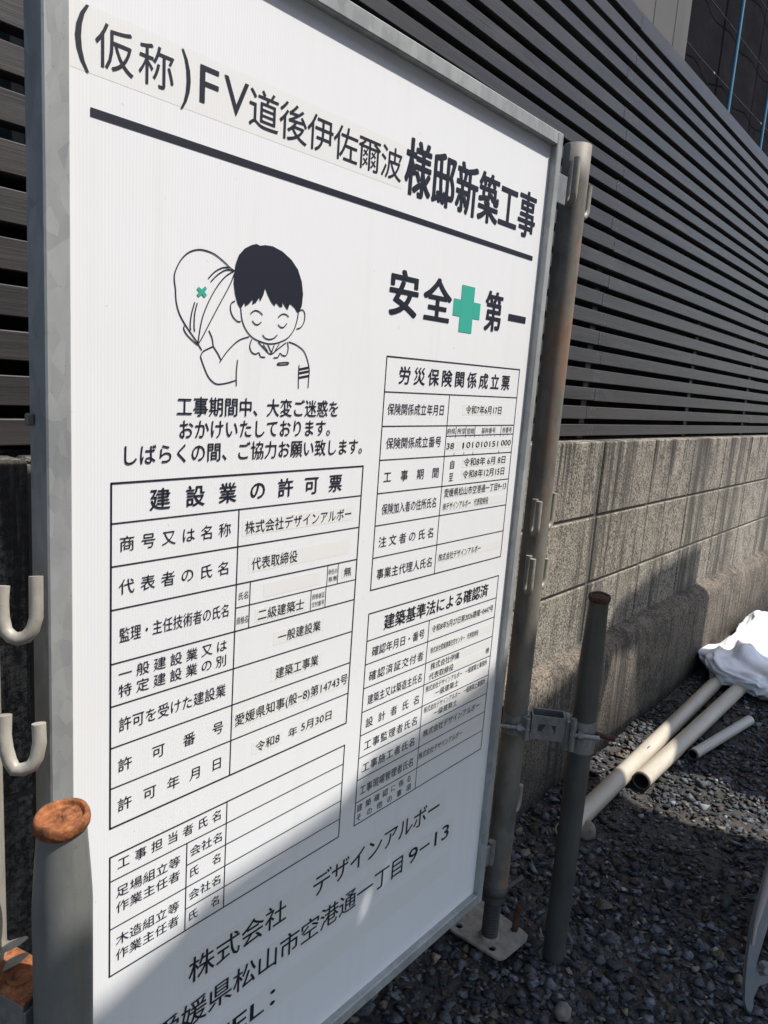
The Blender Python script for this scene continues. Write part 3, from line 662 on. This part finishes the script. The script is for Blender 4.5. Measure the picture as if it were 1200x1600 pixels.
pc=[(1.279,.122),(1.284,.136),(1.298,.141),(1.395,.140),(1.408,.134),(1.411,.122),(1.396,.004),(1.391,-.010),(1.377,-.015),(1.300,-.008),(1.286,-.003),(1.282,.012)]
PCX,PCY=1.345,.075
bm=bmesh.new(); ring=[bm.verts.new((x,y,.017)) for x,y in pc]; holes=[]
cur2=bpy.data.curves.new('pl','CURVE'); cur2.dimensions='2D'; cur2.fill_mode='BOTH'; cur2.extrude=.003; bm.free()
def spl2(pts):
    sp=cur2.splines.new('POLY'); sp.points.add(len(pts)-1)
    for q,(a,c) in zip(sp.points,pts): q.co=(a-1.326,c-.052,0,1)
    sp.use_cyclic_u=True
spl2(pc)
for hx,hy in ((1.302,.118),(1.298,.027),(1.383,.021)): spl2([(hx+.0085*math.cos(k*.524),hy+.0085*math.sin(k*.524)) for k in range(12)])
tmp=bpy.data.objects.new('tmp',cur2); col.objects.link(tmp); dg=bpy.context.evaluated_depsgraph_get(); me=bpy.data.meshes.new_from_object(tmp.evaluated_get(dg)); bpy.data.objects.remove(tmp); bpy.data.curves.remove(cur2)
me.materials.clear(); me.materials.append(PLATE); me.transform(Matrix.Translation((0,0,.0215)))
po=bpy.data.objects.new('foot_plate',me); col.objects.link(po); po.parent=jb
m=MB(); m.lathe([(.024,.0246),(.0215,.029),(.0195,.031)],1.326,.052,28); m.build('screw_socket', PLATE, jb)
pg=MB(); pg.tube([(1.383,.021,-.05),(1.386,.020,.070),(1.389,.018,.086)],[.0075,.0075,.006],10); pg.tube([(1.388,.019,.080),(1.396,.013,.087)],[.009,.0085],10)
tag(pg.build('ground_peg', RUST_DK, None, (1.383,.021,0)), 'short rusty steel peg driven through the pale foot plate', 'peg')

lp = lattice_post('scaffold_post', 'pale pipe post with white hooks at the left edge', .2385, 0.0, .0243, -.02, 1.075, HOOKM, PG)
H1=[[0.257,-0.028,1.052],[0.255,-0.03,1.039],[0.254,-0.033,1.026],[0.255,-0.036,1.015],[0.258,-0.041,1.01],[0.261,-0.046,1.009],[0.266,-0.05,1.011],[0.27,-0.054,1.018],[0.273,-0.054,1.028],[0.274,-0.052,1.041],[0.276,-0.048,1.062]]
H2=[[0.248,-0.048,0.945],[0.246,-0.051,0.928],[0.246,-0.054,0.917],[0.247,-0.058,0.907],[0.249,-0.063,0.901],[0.254,-0.068,0.901],[0.259,-0.073,0.905],[0.262,-0.075,0.912],[0.265,-0.074,0.924],[0.266,-0.071,0.94]]
hook(lp,H1,.0058); hook(lp,H2,.0058)
m=MB()
for (x,y,z) in ((.2535,-.024,1.036),(.247,-.035,.925)):
    m=MB(); m.tube([(x-.006,y+.012,z+.018),(x-.002,y+.004,z+.012),(x-.001,y,z-.012),(x-.006,y+.010,z-.02)],[.004,.0075,.008,.004],10); m.build('weld', RUST, lp)

def stake(label, cx, cy, ztop, r, mat, capmat, z0=-.2, sw=.16):
    t = thing('pipe_stake', label, 'stake', (cx,cy,0), 'driven pipe stakes')
    m = MB()
    prof=[(r,z) for z in np.linspace(z0, ztop-sw, 14)]+[(r*.985,ztop-sw*.88),(r*.94,ztop-sw*.66),(r*.88,ztop-sw*.42),(r*.83,ztop-sw*.22),(r*.80,ztop-.012)]
    m.lathe(prof, cx, cy, 48); m.build('tube', mat, t)
    m = MB(); wob=lambda R_,z,th:(R_*(1+.014*math.sin(2*th+1)+.007*math.sin(5*th)), z+.0016*math.sin(th+1.2)+.0004*math.sin(4*th))
    m.lathe([(r*.79,ztop-.0128),(r*.87,ztop-.0118),(r*.925,ztop-.0095),(r*.945,ztop-.006),(r*.925,ztop-.0025),(r*.885,ztop-.0004),(r*.84,ztop+.0004),(r*.75,ztop-.0002),(r*.715,ztop-.0014),(r*.700,ztop-.0036),(r*.67,ztop-.0042),(r*.5,ztop-.0036),(r*.2,ztop-.0026),(r*.02,ztop-.0026)], cx, cy, 48, True, wob)
    m.build('mushroomed_top', capmat, t); return t
stake('thick grey pipe stake with an orange rusted top, nearest at lower left', .272, -.098, .866, .0245, GALV_STAKE, RUST, sw=.085)
stake('dark thin pipe stake with a brown rusted top, standing in the gravel', 1.404, -.070, .842, .0243, GALV_DARK, RUST_DK, sw=.17)

# ---- clamp joining right post and stake
def ring(m, cx, cy, R, z0, z1, th=.004, a0=0, a1=2*math.pi, n=32):
    V=[];
    for k in range(n+1):
        a=a0+(a1-a0)*k/n
        for (rr,z) in ((R,z0),(R+th,z0),(R+th,z1),(R,z1)): V.append((cx+rr*math.cos(a),cy+rr*math.sin(a),z))
    m.add(V,[(4*k+i,4*k+(i+1)%4,4*k+4+(i+1)%4,4*k+4+i) for k in range(n) for i in range(4)])
def post_clamp(label, ax, ay, ra, bx, by, rb, zc, group, rust_bolt=RUST_DK):
    t = thing('pipe_clamp', label, 'clamp', ((ax+bx)/2,(ay+by)/2,zc), group)
    d=Vector((bx-ax,by-ay,0)); Lg=d.length; d.normalize(); n=Vector((-d.y,d.x,0)); up=Vector((0,0,1)); A0=Vector((ax,ay,zc))
    F=lambda u,v,w: tuple(A0+d*u+n*v+up*w)
    ang=math.atan2(d.y,d.x)
    for (cx,cy,r,fl) in ((ax,ay,ra,0),(bx,by,rb,1)):
        base=ang+(math.pi if fl else 0); hz=.033 if fl else .021; zj=zc-(.010 if fl else 0)
        m=MB(); ring(m,cx,cy,r+.0006,zj-hz,zj+hz,.0042,base-2.55,base+.50); m.build('clamp_jaw', GALV_CLAMP, t)
        m=MB(); ring(m,cx,cy,r+.0006,zj-hz-.001,zj+hz+.001,.0050,base+.62,base+2.65); m.build('clamp_jaw', GALV_CLAMP, t)
        # bolt with nut on the free side
        m=MB(); s_=-1 if fl==0 else 1
        u0 = 0 if fl==0 else Lg; sg=1 if fl==0 else -1
        q=lambda a,b_,c_: F(u0+sg*a,b_,c_)
        m.tube([q(-.030,-r-.010,0),q(.030,-r-.010,0)],.0052,10); m.build('bolt', GALV_CLAMP, t)
        m=MB(); m.tube([q(.004,-r-.010,0),q(.014,-r-.010,0)],.0105,6,True,False); m.build('nut', GALV_CLAMP, t)
        m=MB(); m.tube([q(.024,-r-.010,-hz-.002),q(.024,-r-.010,hz+.003)],.0062,10); m.build('hinge_pin', GALV_CLAMP, t)
        m=MB(); m.tube([q(-.016,r+.010,-hz),q(-.016,r+.010,hz+.003)],.0062,10); m.build('hinge_pin', GALV_CLAMP, t)
    m=MB(); m.tube([F(Lg+rb+.002,-.016,0),F(Lg+rb+.040,-.022,-.003)],.0056,10); m.build('bolt', rust_bolt, t)
    m=MB(); m.cbox(Lg-rb-.014,Lg-rb-.003,-.0235,.0235,-.043,.024,.003,lambda a,b_,c_: F(a,b_,c_)); m.build('saddle', GALV_CLAMP, t)
    m=MB(); m.cbox(ra+.001,ra+.008,-.016,.016,-.020,.020,.003,lambda a,b_,c_: F(a,b_,c_)); m.build('saddle', GALV_CLAMP, t)
    # the open channel between the two jaws
    u0,u1=ra+.0085,Lg-rb-.0145; m=MB(); w=.019; T=.0028
    um=(u0+u1)/2
    m.cbox(u0,u1,w-T/2,w+T/2,-.026,.026,.0008,lambda a,b_,c_: F(a,b_,c_))
    for (a0,a1,c0,c1) in ((u0,um-.020,-.026,.026),(um-.020,um+.016,.008,.026),(um-.020,um+.016,-.026,-.010),(um+.016,u1,-.026,.026)):
        m.box(a0,a1,-w-T/2,-w+T/2,c0,c1,lambda a,b_,c_: F(a,b_,c_))
    m.cbox(u0,u0+T,-w+.0015,w-.0015,-.0255,.0255,.0005,lambda a,b_,c_: F(a,b_,c_)); m.cbox(u1-T,u1,-w+.0015,w-.0015,-.0255,.0255,.0005,lambda a,b_,c_: F(a,b_,c_))
    m.build('channel', GALV_CLAMP, t)
    m=MB(); um=(u0+u1)/2; m.tube([F(um,-w-.010,-.002),F(um,w+.010,-.002)],.0065,10); m.tube([F(um,-w-.009,-.002),F(um,-w-.0016,-.002)],.012,6,True,False)
    m.build('pivot_bolt', GALV_CLAMP, t)
    return t
CG='pipe clamps tying post to stake'
post_clamp('zinc pipe clamp joining the dark stake to the right post', 1.328,.050,.0255, 1.404,-.070,.0243, .548, CG)
# left clamp, nearly out of the picture
t = thing('pipe_clamp', 'rusty topped pipe clamp beside the orange topped stake, cut by the left edge', 'clamp', (.2575,-.049,.64), CG)
d_=Vector((.2838,-.9589,0)); n_=Vector((.9589,.2838,0))
LF=lambda u,v,w: tuple(Vector((.243,0,0))+d_*u+n_*v+Vector((0,0,w)))
m=MB(); ring(m,.243,0,.0250,.632,.678,.0042,-2.6,1.2); m.build('clamp_jaw', GALV_CLAMP, t); m=MB(); ring(m,.272,-.098,.0252,.590,.640,.0042,.6,4.4); m.build('clamp_jaw', GALV_CLAMP, t)
m=MB(); m.cbox(.014,.076,-.0215,-.0185,.640,.6815,.0008,LF); m.cbox(.014,.076,.0185,.0215,.640,.6815,.0008,LF); m.cbox(.0765,.0792,-.0215,.0215,.640,.676,.0008,LF); m.build('channel', GALV_CLAMP, t)
m=MB(); m.cbox(.014,.078,-.022,.022,.682,.6855,.0012,LF)
c_=Vector(LF(.050,-.001,0))
m.lathe([(.0125,.6857),(.0125,.6864),(.0112,.6874),(.0098,.6874),(.0086,.6862),(.0060,.6862),(.0052,.6872),(.0030,.6878)],c_.x,c_.y,28); m.build('top_plate', RUST, t)
def blade(p, q, wd, th):
    p,q=Vector(p),Vector(q); L_=(q-p); side=Vector((.45,-.76,.0)).cross(L_).normalized()
    pts=[]
    for k in range(7):
        f=k/6; pts.append((p+L_*f, wd*(1-.55*f*f) if k<6 else wd*.12))
    m=MB(); m.prism([c-side*w for c,w in pts]+[c+side*w for c,w in reversed(pts)], Vector((.8,.5,-.2))*th); m.build('wing_lever', HOOKM, t)
blade((.2490,-.0200,.6985),(.2592,-.0535,.7240),.0058,.004)
blade((.2500,-.0240,.6830),(.2592,-.0540,.7070),.0065,.004)
m=MB(); m.tube([LF(.080,.004,.681),LF(.090,.010,.668),LF(.094,.012,.645)],[.0032,.0036,.0036],8); m.build('hinge_pin', GALV_CLAMP, t)

# ================================================================== things on the gravel
def pipe_mat():
    t=NT('cream_plastic_pipe'); n=t.noise(8,5,.6,t.map((.6,3,3))); n2=t.noise(120,3,.7)
    c=t.ramp(t.math('ADD',t.math('MULTIPLY',n,.7),t.math('MULTIPLY',n2,.25)),[(.35,(.38,.335,.255)),(.6,(.49,.44,.35))])
    return t.set(col=c,rough=.4)
PIPE=pipe_mat(); BORE=m_plain('dark_pipe_bore',(.03,.028,.026),.8)
def pvc(label, a, b, r, ring_dark=True, mat=None):
    a,b=Vector(a),Vector(b); t=thing('plastic_pipe',label,'pipe',a,'plastic pipes lying on the gravel'); d=(b-a).normalized()
    m=MB(); m.tube([a+(b-a)*k/12 for k in range(13)],r,28,caps=False); 
    m.tube([a,a+d*.0005],[r,r*.86],28,caps=False); m.tube([b,b-d*.0005],[r,r*.86],28,caps=False); m.build('tube',mat or PIPE,t)
    m=MB(); m.tube([a+d*.0005,a+d*.15],r*.86,24,caps=False); m.build('bore',BORE,t); m=MB()
    m.tube([b-d*.15,b-d*.0005],r*.86,24,caps=False); m.build('bore',BORE,t)
    up=d.cross(Vector((0,0,1))).normalized().cross(d)
    for q in ((.375,.390),):
        if ring_dark: break
        m=MB(); sd_=d.cross(up); n_=(up*.93-sd_*.37*(1 if sd_.y>0 else -1)).normalized(); tn=d.cross(n_)
        p0=a+(b-a)*q[0]+n_*(r+.0003); p1=a+(b-a)*q[1]+n_*(r+.0003)
        m.prism([p0-tn*.0016,p1-tn*.0016,p1+tn*.0016,p0+tn*.0016],n_*.0004); m.build('printed_mark',INK,t)
    if ring_dark:
        m=MB(); m.tube([a+d*.006,a-d*.003,a-d*.0031],[r*1.012,r*1.012,r*.84],28,caps=False); m.build('end_ring',m_plain('dark_end',(.10,.085,.07),.7),t)
    return t
pvc('long cream pipe nearest the wall, running from the white bag behind the stake',(1.80,.108,.036),(3.42,.150,.042),.0285,False)
pvc('cream pipe with an open dark end, second from the wall, under the white bag',(2.235,.062,.036),(3.38,.052,.046),.0285)
pvc('short thin grey pipe lying apart from the two cream pipes',(2.560,.006,.030),(3.02,-.060,.032),.0185,True,m_plain('grey_plastic_pipe',(.42,.39,.34),.4))
def bag():
    bm=bmesh.new(); bmesh.ops.create_icosphere(bm,subdivisions=6,radius=1)
    c=Vector((3.83,.045,.0)); L_,W_,H_=.55,.20,.140
    e=lambda a,k: math.copysign(abs(a)**k,a)
    def crease(p,n,off,w):                        # a fold: a soft line where the sheet dips
        dd=p.dot(n)-off+.10*noise.noise(p*1.9+n*3); return math.exp(-(dd/w)**2)
    folds=[(Vector((random.gauss(0,1),random.gauss(0,1),random.gauss(0,.8))).normalized(),random.uniform(-.7,.7),random.uniform(.06,.17),random.uniform(-.026,.022)) for _ in range(14)]
    for v in bm.verts:
        p=v.co.copy()
        q=Vector((e(p.x,.62),e(p.y,.72),e(p.z,.75)))
        taper=1.0-.04*max(0,-q.x)
        f=Vector((q.x*L_, q.y*W_*taper, (q.z*.5+.5)*H_*(1-.18*max(0,-q.x)**2)))
        n=noise.noise(p*1.3+Vector((3,0,0)))*.05
        fo=sum(a*crease(p,nn,o_,w) for nn,o_,w,a in folds)
        r1=1-abs(noise.noise(p*1.9+Vector((4,5,0)))); r2=1-abs(noise.noise(p*4.2+Vector((1,0,7)))); fo+=.026*r1**5-.007*r2**5-.0025*(1-abs(noise.noise(p*9)))**5
        f+=p*(n+fo+.02)
        if q.x<-.1: f.z+=.022*min(1,(-q.x-.1)/.6)*(1-max(0,q.z))*(1 if q.y>-.3 else 0.3)
        # gathered mouth: a raised tuft at the near end, by the wall
        k=math.exp(-((q.x+.62)**2/.022+(q.y-.35)**2/.08))*max(0,q.z)
        f.z+=.055*k*(1+.35*math.sin(p.y*22+p.x*14))
        f.z=max(f.z,.004)
        v.co=c+f
    m=MB(); m.bm(bm,None,True)
    t=NT('white_woven_plastic'); cc=t.ramp(t.noise(6,4,.6),[(.35,(.70,.70,.715)),(.65,(.79,.79,.80))])
    t.bump(t.noise(24,5,.6,None,1.2),.3,.008); M_=t.set(col=cc,rough=.5)
    o=m.build('rubble_bag',M_,None,(3.6,.075,0))
    tag(o,'crumpled white woven plastic sack lying on the pipes by the wall','sack')
bag()
# grey machine plate at the right edge
OUT=[[1.63,-0.423,0.361],[1.617,-0.421,0.315],[1.611,-0.42,0.295],[1.598,-0.418,0.248],[1.587,-0.416,0.208],[1.58,-0.415,0.18],[1.572,-0.417,0.142],[1.564,-0.42,0.102],[1.559,-0.424,0.063],[1.554,-0.43,0.024],[1.556,-0.438,0.002],[1.56,-0.445,-0.003],[1.566,-0.445,0.018],[1.567,-0.438,0.047],[1.576,-0.447,0.058],[1.589,-0.46,0.065],[1.642,-0.519,0.078],[1.662,-0.54,0.09]]
HOLE=[[1.610,-0.441,0.217],[1.598,-0.439,0.174],[1.587,-0.437,0.137],[1.577,-0.435,0.104],[1.575,-0.436,0.092],[1.579,-0.444,0.079],[1.59,-0.458,0.080],[1.652,-0.527,0.100],[1.67,-0.53,0.16],[1.66,-0.497,0.224]]
mp=thing('machine_guard','grey steel machine side plate with a black opening and bolt at the right edge','machine',(1.65,-.45,0))
fwd=Vector((.755,.63,-.18))
m=MB(); left=OUT[:12]; inner=[(1.650,-.446,.361),(1.640,-.447,.315),(1.632,-.447,.295),(1.6105,-.4415,.2175),(1.598,-.439,.174),(1.587,-.437,.137),(1.577,-.435,.104),(1.575,-.436,.092),(1.579,-.444,.079),(1.576,-.447,.058),(1.567,-.438,.047),(1.566,-.445,.018)]
for i in range(11):
    m.prism([left[i],left[i+1],inner[i+1],inner[i]], fwd*.012)
m.prism([inner[7],inner[9],OUT[15],(1.642,-.519,.078),(1.655,-.533,.100),(1.59,-.458,.080),inner[8]], fwd*.012)
STEEL=m_galv('grey_painted_steel',(.15,.165,.17),(.22,.235,.24),.15,.5,spangle=.05)
m.build('side_plate',STEEL,mp)
m=MB(); lip=[OUT[k] for k in range(0,7)]
m.tube([Vector(p)-fwd*.004+Vector((.004,-.003,0)) for p in lip],[.007,.0075,.0075,.007,.006,.004,.0025],10); m.build('worn_edge',m_plain('worn_pink_grey_edge',(.36,.31,.30),.55),mp)
m=MB(); m.cbox(1.60,2.1,-.62,-.43,.01,.37,.025,lambda x,y,z:(x+.15+(y+.43)*-.9,y+.045+(x-1.6)*-.25,z)); m.build('machine_body',m_plain('black_machine_body',(.012,.012,.012),.6),mp)
m=MB(); bp=Vector((1.590,-.452,.092)); m.tube([bp+fwd*.012,bp-fwd*.006],.0085,6,True,False); m.tube([bp+fwd*.012,bp+fwd*.009],.012,16); m.build('bolt',GALV_CLAMP,mp)

# larger loose stones by the post and stake
for i,(x,y,sz,lab) in enumerate(((1.667,.153,.017,'small pale stone lying at the foot of the wall behind the post'),(1.875,.080,.036,'tan stone beside the long pipe, half behind the dark stake'),(1.271,-.160,.021,'pale grey rounded stone in the gravel below the dark stake'))):
    bm=bmesh.new(); bmesh.ops.create_icosphere(bm,subdivisions=3,radius=1)
    for v in bm.verts: v.co=Vector((v.co.x,v.co.y*.8,v.co.z*.7))*sz*(1+.22*noise.noise(v.co*1.6+Vector((i*3,0,0))))+Vector((x,y,sz*.55))
    m=MB(); m.bm(bm,None,True); t=NT('pale_stone'); mm=t.set(col=t.ramp(t.noise(60,5,.6),[(.3,(.11,.095,.078)),(.7,(.22,.195,.165))]),rough=.85)
    tag(m.build('stone',mm,None,(x,y,0)),lab,'stone','pale loose stones')
